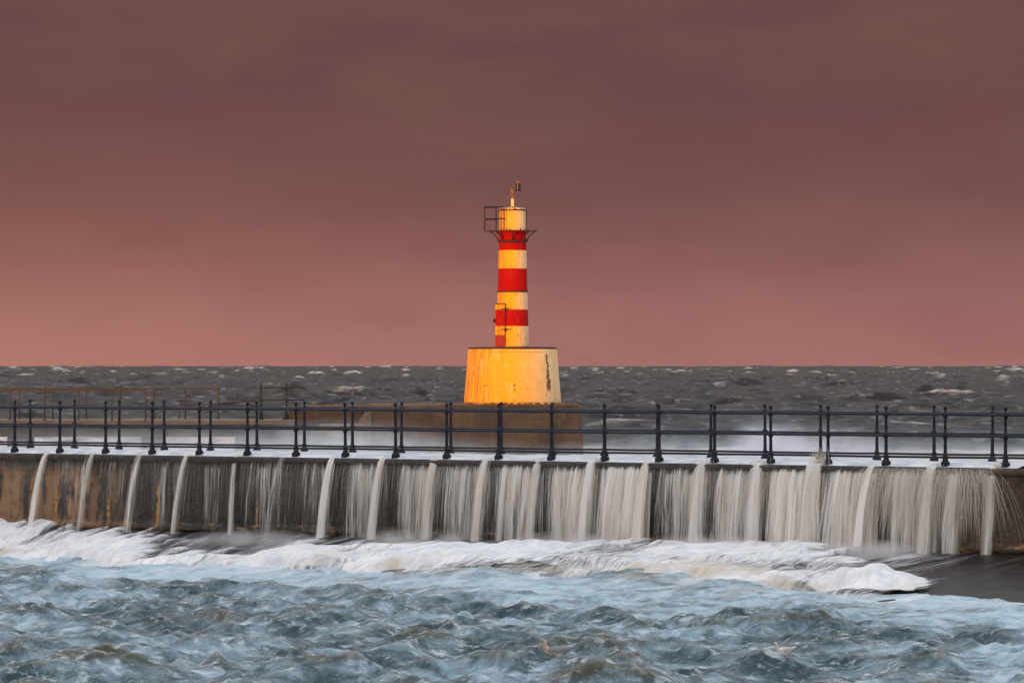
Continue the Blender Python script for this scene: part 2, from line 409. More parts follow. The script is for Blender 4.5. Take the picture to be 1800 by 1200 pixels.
FBS = np.array([[-8, 1.5, .1], [0, 1.5, .1], [4, 2.3, .1], [8.4, 3.7, .12], [12.4, 4.5, .2], [15.7, 4.8, .28], [18, 4.8, .30], [21, 4.3, .34], [24, 5.0, .2],
                [26.5, 5.3, .08], [28.5, 5.2, .03], [36, 5.2, .03]])
FB = (FBS[:, 0], FBS[:, 1]); SG = FBS[:, ::2]
def apron_z(s, t):
    tb_ = np.interp(s, *FB); return FOOT-t*(FOOT-np.interp(s, SG[:, 0], SG[:, 1])+.05)/tb_-.35*np.clip(t-tb_, 0, 9)
def lerp_curve(pts):
    """where the measured photo points meet the sloping apron, as s -> t"""
    ss, tt = [], []
    for px, py in pts:
        k = (px-900)/F; best = min(((abs(EYE-(py-634)/F*d_-apron_z(*ST(k*d_, d_))), d_) for d_ in np.arange(95, 124, .05) if ST(k*d_, d_)[1] > 0))
        s_, t_ = ST(k*best[1], best[1]); ss.append(s_); tt.append(t_)
    i = np.argsort(ss); return np.array(ss)[i], np.array(tt)[i]
FT = lerp_curve([(-140, 930), (0, 935), (110, 940), (200, 952), (235, 968), (300, 980), (400, 978), (500, 974), (600, 974), (700, 972), (800, 972), (900, 968),
                 (1100, 962), (1300, 962), (1400, 966), (1470, 984), (1540, 1010), (1610, 1014), (1640, 1040)])

# harbour water in front of the wall
A0 = fft_tile(1024, 40., 3.8, 3.9, 11, .36, R(72), .20)
A1 = fft_tile(512, 57., 9.0, 4.2, 12, .5, R(80), .8)
def SURF(s, t):
    b = np.interp(s, *FB); return np.interp(s, SG[:, 0], SG[:, 1])*np.exp(-(np.clip(t-b, 0, 9)/1.5)**2)
gx = np.arange(-15.5, 15.5, .042); gy = np.arange(60, 125, .046)
X, Y = np.meshgrid(gx, gy); S_, T_ = ST(X, Y)
h0, dx0, dy0, j0 = [sample(a, 40., X, Y) for a in A0]; h1, dx1, dy1, j1 = [sample(a, 57., X, Y) for a in A1]
tb = np.interp(S_, *FB)
calm = .40+.60*sstep(T_-tb, .5, 9)
amp0 = .122*calm; amp1 = .055*calm
Z = h0*amp0+h1*amp1+SURF(S_, T_)
XX = X-dx0*amp0*.85-dx1*amp1*.8; YY = Y-dy0*amp0*.85-dy1*amp1*.8
V = np.stack([XX, YY, Z], -1)
milk = np.clip(.62*np.exp(-np.clip(T_-tb, 0, 99)/4.5)+.45*(smooth_noise(X.shape, (90, 60), 8)-.5), -.5, 1)
J = j0*amp0*1.15+j1*amp1*.8
capf = sstep(J, .85, 1.35)*.3+.9*np.exp(-np.clip(T_-tb, 0, 99)/.9)*sstep(smooth_noise(X.shape, (9, 26), 88), .35, .75)*(T_ > tb-1.5)
capf = np.clip(capf, 0, 1)
Tc = .25*(T_[:-1, :-1]+T_[1:, :-1]+T_[:-1, 1:]+T_[1:, 1:])
def WZ(x, y, s, t):
    b_ = np.interp(s, *FB); c_ = .40+.60*sstep(t-b_, .5, 9)
    return (sample(A0[0], 40., x, y)*.122+sample(A1[0], 57., x, y)*.055)*c_+SURF(s, t)
o = grid_obj('harbour_water', V, HARBOUR, mask=Tc > -.8, attrs={'hgt': Z, 'cap': capf, 'milk': milk})
tag(o, 'choppy pale blue harbour water in front of the pier', 'water', kind='structure')
def flat_water(name, xr, yr, n):
    X2, Y2 = np.meshgrid(np.linspace(*xr, n), np.linspace(*yr, n)); h = sample(A0[0], 40., X2, Y2)*.08
    q = np.stack([X2, Y2, h-.03], -1)
    return grid_obj(name, q, HARBOUR, attrs={'hgt': h, 'cap': h*0, 'milk': h*0})
o = flat_water('harbour_water', (-60, 60), (3, 60.3), 420); tag(o, 'harbour water close to the quay', 'water', kind='structure')

# open sea beyond the pier
B0 = fft_tile(1024, 256., 13., 4.1, 21, .10, R(84), .9)
B1 = fft_tile(512, 900., 34., 4.3, 22, .07, R(94), 3.)
B2 = fft_tile(512, 3000., 75., 4.0, 23, .3, R(90), 12.)
ys = np.concatenate([np.geomspace(96, 700, 800), np.geomspace(700, 14000, 900)[1:]])
us = np.linspace(-1, 1, 1000); us = .45*us+.55*us**3
X = us[None, :]*(ys[:, None]*.26+16); Y = np.repeat(ys[:, None], 1000, 1); S_, T_ = ST(X, Y)
h0, dx0, dy0, j0 = [sample(a, 256., X, Y) for a in B0]; h1, dx1, dy1, j1 = [sample(a, 900., X, Y) for a in B1]
h2 = sample(B2[0], 3000., X, Y)
grow = sstep(Y, 180, 600); a0 = (.17+.14*grow)*(1-.75*sstep(Y, 1200, 3000)); a1 = (.05+.38*grow)*(1-.5*sstep(Y, 3000, 6000)); a2 = .55*sstep(Y, 1500, 5000)
HT = h0*a0+h1*a1+h2*a2; Z = HT-Y*Y/(2*6.371e6)
V = np.stack([X-dx0*a0*.8-dx1*a1*.7, Y-dy0*a0*.8-dy1*a1*.7, Z], -1)
CT = fft_tile(1024, 700., 16., 4.4, 31, .02, R(90), 3.)[3]
CP = fft_tile(256, 1500., 90., 3., 32, .5, 0, 20.)[0]
cc = sample(CT, 700., X*.8, Y)+.25*sample(CP, 1500., X, Y*.6)+1.1*(h0*a0+h1*a1)/np.maximum(a0+a1, .1)
q1, q2 = np.quantile(cc[::4, ::4], .994), np.quantile(cc[::4, ::4], .9997); capf = .9*sstep(cc, q1, q2)*sstep(Y, 230, 420)
xs_ = sstep(X, 4, -4); surf = sstep(Y+18*(smooth_noise(X.shape, (18, 40), 77)-.5), 272+50*xs_, 236+40*xs_)*.95
surf *= sstep(smooth_noise(X.shape, (10, 60), 78)+.45*sstep(Y, 290+30*xs_, 250+30*xs_), .35, .6)
Tc = T_[:-1, :-1]
o = grid_obj('sea', V, SEA, mask=Tc < -.8, attrs={'hgt': h0*a0+h1*a1, 'cap': np.clip(capf+surf, 0, 1), 'milk': .45*sstep(Y, 520, 240)+.22*sstep(h1, 0, -1.3)-.1})
tag(o, 'dark rough open sea with scattered whitecaps', 'sea', kind='structure')

# ------------------------------------------------------------------ the near pier
pier = empty('pier_wall', P(0, 0, -1.5)); tag(pier, 'long wet concrete pier wall with water pouring over its kerb', 'pier')
SA, SB = -9.0, 34.0
def st_grid(name, prof, m, s0, s1, ns, parent, jitter=0):
    """sweep a (t,z) profile along s; the st attribute carries (s, t, z)"""
    ss = np.linspace(s0, s1, ns); pr = np.array(prof); V = np.zeros((len(pr), ns, 3)); A = np.zeros_like(V)
    for i, (t, z) in enumerate(pr):
        V[i, :, 0] = E0[0]+ss*U[0]+t*O[0]; V[i, :, 1] = E0[1]+ss*U[1]+t*O[1]; V[i, :, 2] = z; A[i, :, 0] = ss; A[i, :, 1] = t; A[i, :, 2] = z
    if jitter:
        J_ = (smooth_noise(V.shape[:2], (1, 3), 5)-.5)*jitter; V[..., 0] += O[0]*J_; V[..., 1] += O[1]*J_
    o = grid_obj(name, V, m, vattrs={'st': A})
    return o
def under(o, root):
    o.parent = root; o.matrix_parent_inverse = root.matrix_world.inverted(); return o
pier.matrix_world.translation = Vector(P(0, 0, -1.5)); bpy.context.view_layer.update()
prof = [(.0, -1.5), (.0, FOOT-.02), (.0, FOOT), (.06, FOOT+.001), (.06, FOOT+.10), (.03, FOOT+.135), (.0, FOOT+.14)]+[(0, z) for z in np.linspace(FOOT+.2, DECK-.12, 14)]
under(st_grid('wall_face', prof, WALL, SA, SB, 500, None, .03), pier)
under(st_grid('kerb', [(.0, DECK-.13), (.055, DECK-.125), (.07, DECK-.11), (.07, DECK-.015), (.05, DECK), (-.42, DECK+.002), (-.42, DECK-.2)], WALL, SA, SB, 300, None, .012), pier)
under(st_grid('deck', [(-.40, DECK-.01), (-3.05, DECK-.01), (-3.05, -1.5)], WALL, SA, SB, 200, None), pier)
Sg, Tg = np.meshgrid(np.linspace(SA, SB, 500), np.linspace(.002, 8.5, 40)); Zg = apron_z(Sg, Tg)+.03*(smooth_noise(Sg.shape, (9, 30), 15)-.5)*sstep(Tg, 0, 1)
under(grid_obj('apron', np.stack([E0[0]+Sg*U[0]+Tg*O[0], E0[1]+Sg*U[1]+Tg*O[1], Zg], -1), APRON, vattrs={'st': np.stack([Sg, Tg, Zg], -1)}), pier)
# thin sheet of white water flooding the deck
ss = np.linspace(SA, 26.3, 700); tt = np.linspace(-3.2, -.05, 40)
Sg, Tg = np.meshgrid(ss, tt); nz = smooth_noise(Sg.shape, (4, 10), 41)*.6+smooth_noise(Sg.shape, (2, 4), 42)*.4
edge = sstep(Tg, -.05, -.32)
Zg = DECK+.012+edge*(.03+.05*nz)
o = grid_obj('flood_water', np.stack([E0[0]+Sg*U[0]+Tg*O[0], E0[1]+Sg*U[1]+Tg*O[1], Zg], -1), FLOOD, vattrs={'st': np.stack([Sg, Tg, Zg], -1)})
tag(o, 'white sea water washing over the pier deck behind the near railing', 'water', kind='stuff')

# railings
def post_mesh(name, sc=1.0):
    b = MB()
    b.lathe([(.085, 0), (.085, .10), (.074, .115)], 4, sq=True)
    b.lathe([(.060, .115), (.057, .13), (.040, .20), (.050, .215), (.050, .225), (.036, .24), (.033, .30), (.031, .45), (.030, .52), (.047, .545), (.052, .57), (.052, .60), (.045, .625),
             (.030, .65), (.028, .72), (.026, .88), (.028, .90), (.044, .93), (.050, .955), (.050, 1.0), (.040, 1.02), (.018, 1.035), (.016, 1.05),
             (.030, 1.065), (.038, 1.09), (.038, 1.105), (.030, 1.13), (.012, 1.142)], 14)
    return b
def railing(name, label, t, sstart, k0, k1, z=DECK):
    root = empty(name, P(sstart+k0*SP, t, z), math.atan2(U[1], U[0])); tag(root, label, 'railing')
    proto = None
    for k in range(k0, k1+1):
        if proto is None:
            proto = post_mesh('post').build('post', IRON, root); p = proto
        else:
            p = proto.copy(); COL.objects.link(p); p.parent = root
        p.location = ((k-k0)*SP, 0, 0); p.rotation_euler = (R(random.uniform(-.5, .5)), R(random.uniform(-.5, .5)), 0)
    L = (k1-k0)*SP
    for zz, r in ((.978, .027), (.585, .023), (.195, .023)):
        MB().tube([(x, 0, zz+random.uniform(-.004, .004)) for x in np.arange(-.5, L+.6, SP/2)], r, 10).build('rail', IRON, root)
    return root
railing('pier_railing', 'near dark navy iron railing with ball topped posts along the pier kerb', T_POST, 0, -3, 21)
railing('pier_railing', 'far dark navy iron railing along the seaward edge of the pier', T_POST-2.60, -2.197, -2, 24)

# ------------------------------------------------------------------ falling water
def strands(name, specs, seed, m=STRAND):
    """specs: list of (s0,t0,z0,vs,vt,radius,alpha,tmax,zend,vz)"""
    Vs, Fs, As = [], [], []; n = 0; K = 12
    for (s0, t0, z0, vs, vt, r, al, f0, f1, vz) in specs:
        zend = FOOT-.02; T1 = (vz+math.sqrt(vz*vz+4*4.9*(z0-zend)))/9.8
        taus = np.linspace(f0, f1, K)*T1
        sx = s0+vs*taus; tx = t0+vt*taus; zz = z0+vz*taus-4.9*taus**2
        C = np.stack([E0[0]+sx*U[0]+tx*O[0], E0[1]+sx*U[1]+tx*O[1], zz], -1)
        rr = r*np.linspace(.75, 1.25, K)
        fade = np.clip(np.minimum(np.arange(K)/1.5, (K-1-np.arange(K))/2.5), 0, 1)*al
        for i in range(3):
            a = 2*math.pi*i/3+.5
            Vs.append(C+np.stack([rr*math.cos(a), rr*math.sin(a), rr*0], -1)); As.append(fade)
        for j in range(K-1):
            for i in range(3):
                i2 = (i+1) % 3; Fs.append((n+i*K+j, n+i2*K+j, n+i2*K+j+1, n+i*K+j+1))
        n += 3*K
    me = bpy.data.meshes.new(name); me.from_pydata(np.concatenate(Vs).tolist(), [], Fs); me.update()
    at = me.attributes.new('a', 'FLOAT', 'POINT'); at.data.foreach_set('value', np.concatenate(As).astype(np.float32))
    me.polygons.foreach_set('use_smooth', [True]*len(me.polygons)); me.materials.append(m)
    o = bpy.data.objects.new(name, me); COL.objects.link(o); return o
ORD = ['first', 'second', 'third', 'fourth', 'fifth', 'sixth', 'seventh', 'eighth', 'ninth', 'tenth', 'eleventh', 'twelfth', 'thirteenth', 'fourteenth', 'fifteenth', 'sixteenth', 'seventeenth', 'eighteenth', 'nineteenth', 'twentieth']
#        strength, width, outward speed
JET = {1: (.55, .9, .9), 2: (.5, .8, .8), 3: (.45, .9, .7), 4: (.6, .9, .75), 5: (.5, .8, .35), 6: (.25, .9, .8), 7: (.8, .8, .75), 8: (.8, 1, .7), 9: (.85, 1.0, .55),
       10: (.8, 1.1, .6), 11: (.85, .9, .6), 12: (.7, 1.5, .5), 13: (.9, 1.1, .6), 14: (.7, 1.5, .4), 15: (.7, 1.6, .35), 16: (1, 2.2, .3), 17: (.7, .8, .95), 18: (.95, 1.3, .6), 19: (.5, 1.2, .3)}
JLAB = {1: 'faint', 7: 'slim bright', 12: 'broad', 16: 'widest and heaviest', 17: 'slim slanting', 19: 'spraying'}
jet_spray = []
for k, (al, w, vo) in JET.items():
    s0 = k*SP-.16; na, nb = 44, 30
    u_ = np.linspace(-1, 1, na)[None, :]; v_ = np.linspace(0, 1, nb)[:, None]
    vz = .45; zs = DECK+.04; T1 = (vz+math.sqrt(vz*vz+19.6*(zs-FOOT+.05)))/9.8; tau = v_*T1
    wob = 1+.18*(smooth_noise((nb, na), (nb*2, 5), 400+k)-.5)
    wd = .085*w*(1+1.0*v_**.8)*wob; ca = u_*1.35
    Sx = s0+wd*np.sin(ca)*1.15+.03*u_*v_; Tx = -.10+vo*tau+wd*(np.cos(ca)-.2)*.8; Zx = zs+vz*tau-4.9*tau**2+0*u_
    A = al**.6*np.exp(-(u_/.62)**2)*sstep(v_, 0, .05)*(1.05-.25*v_)+0*u_
    A *= sstep(np.abs(u_), 1.0, .75)
    o = grid_obj('water_jet', np.stack([E0[0]+Sx*U[0]+Tx*O[0], E0[1]+Sx*U[1]+Tx*O[1], Zx], -1), CURTAIN, attrs={'a': np.clip(A*1.12, 0, 1)},
                 vattrs={'st': np.stack([s0+u_*.16*w+0*v_, v_*1.0+0*u_, np.full((nb, na), k*3.1)], -1)})
    r = random.Random(100+k)
    for i in range(int(16*w)):
        g1 = r.gauss(0, .05*w); jet_spray.append((s0+g1, -.08+r.gauss(0, .03), DECK+.04, g1*.9+r.gauss(0, .05*w), vo+r.gauss(0, .09), r.uniform(.003, .009), al*r.uniform(.15, .5), 0, r.uniform(.6, 1.0), .40+r.uniform(0, .25)))
    j = k-1
    tag(o, f"{JLAB.get(k, 'pale')} jet of water falling over the wall, {ORD[j]} jet from the left", 'water jet', 'jets of water beside the railing posts')
# splash plume thrown up at the heavy jet, and small ones beside others
sp_ = jet_spray; r = random.Random(5)
for k, n, hgt in ((16, 150, 2.3), (12, 40, 1.2), (14, 40, 1.2), (15, 40, 1.1), (18, 40, 1.1), (19, 70, 1.7)):
    for i in range(n):
        vz = abs(r.gauss(0, .38))*hgt+.5
        sp_.append((k*SP-.12+r.gauss(0, .06), -.12, DECK+.02, r.gauss(0, .22), r.uniform(.0, .5), r.uniform(.003, .007), r.uniform(.15, .5), 0, r.uniform(.5, 1), vz))
# free strands of the curtain
bay_d = [.28, .40, .34, .38, .36, .44, .48, .54, .62, .70, .72, .80, .92, .62, .74, .92, 1.0, .74, 1.0, .90, .5]
for i in range(3400):
    s0 = r.uniform(-1.2, 25.4); b = int(max(0, s0/SP)); d = bay_d[min(b, 20)]
    if r.random() > d: continue
    sp_.append((s0, .05, DECK-.10, r.gauss(0, .05), r.uniform(.1, .6), r.uniform(.002, .0055), r.uniform(.08, .32)*d, 0, r.uniform(.5, 1.0), 0))
for i in range(1500):                                   # fan of spray at the right-hand end
    s0 = r.uniform(23.0, 25.7); c_ = (s0-24.6)
    sp_.append((s0, r.uniform(-.05, .05), DECK-.02, c_*.55+r.gauss(0, .38)+(.8 if r.random() < .35 else 0), r.uniform(.1, .9), r.uniform(.002, .005), r.uniform(.12, .45), 0, r.uniform(.4, 1), r.uniform(0, .7)))
o = strands('falling_spray', sp_, 1); tag(o, 'fine strands of water spraying off the kerb', 'spray', kind='stuff')

# silky sheets between the jets
ns = 1560; nv = 26; ss = np.linspace(-1.6, 26.4, ns); vv = np.linspace(0, 1, nv)
for L_, (vo, t0, dsc) in enumerate(((.16, .02, 1.0), (.42, .085, .75), (.70, .09, .45))):
    Sg, Vg = np.meshgrid(ss, vv)
    n1 = smooth_noise(Sg.shape, (nv*4, 12), 60+L_); vo_ = vo*(.7+.6*n1)
    z0 = DECK-(.11, .015, .005)[L_]; zend = FOOT-.02; drop = (z0-zend)*Vg; tau = np.sqrt(drop/4.9)
    Tg = t0+vo_*tau; Sx = Sg; Zg = z0-drop
    bay = np.clip((ss/SP), 0, 20.99); bi = bay.astype(int); fr = bay-bi
    d = np.array(bay_d)[bi]
    env = .25+.75*sstep(fr, .04, .34)*(1-.25*sstep(fr, .70, .95)); lo = np.interp(np.arange(ns), np.arange(0, ns, 14), np.random.default_rng(90+L_).random(len(np.arange(0, ns, 14))))
    dens = d*env*(.62+.6*lo)*dsc
    A = dens[None, :]*(1.12-.50*Vg*(1-.8*d[None, :]))*(.35+.65*sstep(Vg, .0, .10))*sstep(Vg, 0, .01)
    A *= sstep(Sg, 25.6, 24.6)*sstep(Sg, -1.6, -.8)
    o = grid_obj('water_curtain', np.stack([E0[0]+Sx*U[0]+Tg*O[0], E0[1]+Sx*U[1]+Tg*O[1], Zg], -1), CURTAIN, attrs={'a': np.clip(A, 0, 1)},
                 vattrs={'st': np.stack([Sg, Vg, np.full_like(Sg, L_*7.3)], -1)})
    tag(o, ['thin sheet of water clinging to the pier wall', 'silky sheet of water falling between the jets', 'outermost loose veil of falling water'][L_], 'waterfall', kind='stuff')

# foam churned up on the apron and along its toe
ds = .045; ss = np.arange(-5, 29.5, ds); tt = np.arange(.15, 7.2, ds)
Sg, Tg = np.meshgrid(ss, tt)
tb = np.interp(Sg, *FB); tf = np.interp(Sg, *FT)
nA = smooth_noise(Sg.shape, (14, 14), 51); nB = smooth_noise(Sg.shape, (5, 6), 52); nC = smooth_noise(Sg.shape, (34, 40), 53)
nD = smooth_noise(Sg.shape, (60, 5), 57)
low_ = sstep(Tg+(nA-.5)*1.1+(nB-.5)*.5, tb+.30, tb-.55)
body = sstep(Tg+(nA-.5)*.9+(nD-.5)*1.1, tf-1.3, tf+.45)
silk = .50*sstep(Sg, 26.2, 24.8)*sstep(Tg, .15, .8)*sstep(Tg, tb+.2, tb-.4)*(.35+.9*smooth_noise(Sg.shape, (70, 12), 54))
jets = sum(np.exp(-((Sg+.0-(k*SP-.2))/(.22*w))**2)*al for k, (al, w, vo) in JET.items())
silk += .55*jets*np.exp(-((Tg-.8)/.75)**2)
bs_, bt_ = s_of(1525, 4.2), 4.2
bulge = np.exp(-((Sg-bs_)/.95)**2-((Tg-bt_)/.75)**2)
a = np.clip(np.maximum(body*(.50+.60*nC), silk), 0, 1)
end = sstep(Sg+(nA-.5)*.5, 27.9, 26.8); a *= end; a = np.clip(np.maximum(a, 1.15*sstep(bulge, .06, .35)), 0, 1)
leftrise = sstep(Sg, 2.6, .3)
hgt = low_*(body**1.5*end*(.02+.09*nA+.05*nB+.10*nC+leftrise*.06*nC)+.03*silk*nB)+.012-.10*(1-low_)
xw, yw = E0[0]+Sg*U[0]+Tg*O[0], E0[1]+Sg*U[1]+Tg*O[1]
wz = WZ(xw, yw, Sg, Tg)
Zg = np.maximum(apron_z(Sg, Tg), wz)+hgt+.26*bulge*sstep(bulge, .10, .6)*(.55+.6*nB)
o = grid_obj('foam', np.stack([E0[0]+Sg*U[0]+Tg*O[0], E0[1]+Sg*U[1]+Tg*O[1], Zg], -1), FOAM, attrs={'a': a, 'tan': sstep(Tg, tb-2.2, tb-.6)},
             vattrs={'st': np.stack([Sg, Tg, Zg], -1)}, mask=(Tg-tb < .75)[:-1, :-1] & ((a[:-1, :-1]+a[1:, 1:]+a[1:, :-1]+a[:-1, 1:]) > .02))
tag(o, 'churned white foam at the foot of the pier wall', 'foam', kind='stuff')

# ------------------------------------------------------------------ the outer jetty and the lighthouse plinth
LX, LY, LZ = .02, 200., 2.68
K = .02                                         # metres per photo pixel at the lighthouse
def zx(px, d): return (px-900)/F*d
def zz(py, d): return EYE-(py-634)/F*d
jetty = empty('outer_jetty', (-14, 195, -1)); tag(jetty, 'grey concrete jetty on piers running left behind the near railing', 'jetty')
def world_child(b, name, m, root, bevel=0, smooth=True):
    o = b.build(name, m, None, smooth, bevel); o.location = -Vector(root.location); o.parent = root; return o
DJ = 195.
zt = zz(738, DJ)
b = MB(); b.box((-60, DJ, zt-.40-.18), (zx(518, DJ), DJ+4.2, zt-.16)); world_child(b, 'deck_slab', CONC2, jetty, .02, False)
b = MB(); b.box((-60, DJ-.05, zt-.155), (zx(520, DJ), DJ+4.3, zt)); world_child(b, 'coping', COPING, jetty, .02, False)
for (a_, c_) in ((-420, -385), (-190, -155), (12, 43), (248, 279)):
    b = MB(); b.box((zx(a_, DJ), DJ+.1, -1.5), (zx(c_, DJ), DJ+4.1, zt-.585)); world_child(b, 'pillar', CONC2, jetty, .03, False)
b = MB(); b.box((zx(413, DJ), DJ-.1, -1.5), (zx(600, DJ), DJ+4.1, zt-.585)); world_child(b, 'pillar', CONC2, jetty, .03, False)
b = MB(); b.box((zx(438, DJ), DJ-.02, zt-.59), (zx(600, DJ), DJ+4.15, zt-.57)); world_child(b, 'pillar', CONC2, jetty, .01, False)

plinth = empty('lighthouse_plinth', (0, 200, -1.5)); tag(plinth, 'massive brown concrete plinth block carrying the striped lighthouse', 'plinth')
DP = 196.5
b = MB()
pts = [(zx(640, DP), DP), (zx(1022, DP), DP), (zx(1026, DP)-.15, DP+7.5), (zx(640, DP), DP+7.5)]
n0 = len(b.v)
for z_, off in ((-1.5, .18), (LZ-.04, 0), (LZ, -.04)):
    for i, (x_, y_) in enumerate(pts): b.v.append((x_+(off if i in (1, 2) else 0), y_-(off if i < 2 else 0), z_))
for j in (0, 1):
    for i in range(4): b.f.append((n0+j*4+i, n0+j*4+(i+1) % 4, n0+(j+1)*4+(i+1) % 4, n0+(j+1)*4+i))
b.f.append((n0+8, n0+9, n0+10, n0+11))
world_child(b, 'block', CONC, plinth, .03, False)
b = MB(); b.box((zx(775, DP), DP-.03, zz(714.5, DP)), (zx(1016, DP), DP+.3, zz(711, DP)+.02)); world_child(b, 'ledge', CONC, plinth, .01, False)
# sloping shoulder running down to the left, where the jetty meets the block
b = MB(); prof = [(-1.5, 535), (zz(738, DP), 490), (zz(722, DP), 510), (zz(712.5, DP), 530)]
q = [(zx(490, DP), zz(740, DP)), (zx(508, DP), zz(723, DP)), (zx(522, DP), zz(713, DP)), (zx(640, DP)-.003, zz(713, DP)), (zx(640, DP)-.003, -1.5), (zx(490, DP), -1.5)]
n0 = len(b.v)
for yy in (DP+.25, DP+4.6):
    for (x_, z_) in q: b.v.append((x_, yy, z_))
m6 = len(q); b.f.append(tuple(range(n0, n0+m6))[::-1]); b.f.append(tuple(range(n0+m6, n0+2*m6)))
for i in range(m6): b.f.append((n0+i, n0+(i+1) % m6, n0+m6+(i+1) % m6, n0+m6+i))
world_child(b, 'shoulder', CONC, plinth, .02, False)
b = MB(); n0 = 0
q = [(652, 719), (640, 728), (628, 746), (622, 800), (652, 800)]
for yy, dd in ((DP-.55, 0), (DP+.3, 0)):
    for (px, py) in q: b.v.append((zx(px, DP)-(.0), yy, zz(py, DP) if py < 790 else -1.5))
b.f.append(tuple(range(5))); b.f.append(tuple(range(5, 10))[::-1])
for i in range(5): b.f.append((i, (i+1) % 5, 5+(i+1) % 5, 5+i))
world_child(b, 'buttress', COPING, plinth, .02, False)
b = MB(); b.box((zx(562, DP), DP-1.2, -1.5), (zx(640, DP), DP+.2, zz(745, DP-1))); b.box((zx(572, DP), DP-1.5, -1.5), (zx(600, DP), DP-1.21, zz(752, DP-1)))
world_child(b, 'landing_block', COPING, plinth, .04, False)

# rusty thin railings on the jetty
def thin_rail(label, d, xsp, ytop, ybase, short=None, ext=None):
    x0 = zx(xsp[0], d); root = empty('jetty_railing', (x0, d, zt)); tag(root, label, 'railing')
    hh = zz(ytop, d)-zt
    for px in xsp:
        p = MB().tube([(0, 0, 0), (random.uniform(-.015, .015), 0, hh*.5), (0, 0, hh)], .026, 7).lathe([(.07, 0), (.07, .02)], 8).lathe([(.03, -.03), (.04, 0), (.03, .03)], 8, (0, 0, hh)).build('post', RUSTRAIL, root)
        p.location = (zx(px, d)-x0, 0, 0)
    MB().tube([(zx(p, d)-x0, 0, hh+random.uniform(-.008, .008)) for p in [xsp[0]]+list(xsp[1:])], .024, 7).build('rail', RUSTRAIL, root)
    return root, x0, hh
thin_rail('front row of thin rust orange jetty railing, starting nearer the viewer', 195.3, [-277, -218, -159, -100, -41, 18, 79, 138, 197, 256], 685, 738)
rt, x0, hh = thin_rail('rear row of thin rust orange jetty railing ending in a low side rail', 198.6, [-261, -202, -143, -84, -25, 34, 93, 152, 211, 271, 326, 384], 682.5, 738)
hs = zz(710, 198.6)-zt
MB().tube([(zx(315, 198.6)-x0, 0, 0), (zx(315.5, 198.6)-x0, 0, hs), (zx(384, 198.6)-x0, 0, hs)], .022, 7).build('low_rail', RUSTRAIL, rt)
# dark stanchions by the plinth
x0 = zx(459, 194); rt = empty('stanchion_rail', (x0, 196, zt)); tag(rt, 'short dark iron railing with two rusty ball topped posts left of the plinth', 'railing')
for px, yb in ((459, 735), (503.5, 732)):
    hp = zz(675, 196)-zt
    p = MB().lathe([(.085, 0), (.08, .06), (.045, .28), (.035, .32), (.030, hp-.62), (.05, hp-.6), (.05, hp-.55), (.028, hp-.52), (.028, hp-.18), (.045, hp-.15), (.045, hp-.09), (.02, hp-.07), (.04, hp-.03), (.02, hp+.01)], 10).build('post', DARKIRON, rt)
    p.location = (zx(px, 196)-x0, 0, 0)
za, zb = zz(681, 196)-zt, zz(703, 196)-zt
MB().tube([(0, 0, za), (zx(535, 196)-x0, 0, za+.01)], .026, 8).build('rail', DARKIRON, rt)
MB().tube([(zx(384, 196)-x0, .6, zz(710, 196)-zt), (zx(430, 196)-x0, .2, zz(705, 196)-zt), (zx(458, 196)-x0, 0, zb), (zx(535, 196)-x0, 0, zb+.01)], .024, 8).build('rail', DARKIRON, rt)

# ------------------------------------------------------------------ the lighthouse
lh = empty('lighthouse', (LX, LY, LZ)); tag(lh, 'small red and white banded lighthouse glowing in low orange sun on its wide round base', 'lighthouse')
def paint_nodes(q, bands=None):
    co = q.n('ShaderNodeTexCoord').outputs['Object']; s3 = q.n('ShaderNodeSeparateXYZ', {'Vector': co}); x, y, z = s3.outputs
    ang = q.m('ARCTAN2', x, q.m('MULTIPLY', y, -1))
    vs = q.noise(q.comb(q.m('MULTIPLY', ang, 5), 0, q.m('MULTIPLY', z, .25)), 2.2, 4, .6)
    vs2 = q.noise(q.comb(q.m('MULTIPLY', ang, 16), 2, q.m('MULTIPLY', z, .5)), 1.6, 4, .65)
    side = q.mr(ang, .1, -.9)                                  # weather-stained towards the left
    col = q.mix(q.mr(ang, 1.0, -.15), (.82, .58, .31), (.92, .45, .015))  # golden sunlight on the left, fading to paler right, painted into the colour
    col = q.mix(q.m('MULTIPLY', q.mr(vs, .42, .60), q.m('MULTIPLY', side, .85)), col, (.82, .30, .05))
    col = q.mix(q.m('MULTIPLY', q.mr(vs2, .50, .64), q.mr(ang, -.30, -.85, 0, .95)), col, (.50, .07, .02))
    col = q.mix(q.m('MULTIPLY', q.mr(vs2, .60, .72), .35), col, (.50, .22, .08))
    return co, x, y, z, ang, vs, vs2, col
RED = (.44, .001, .002)
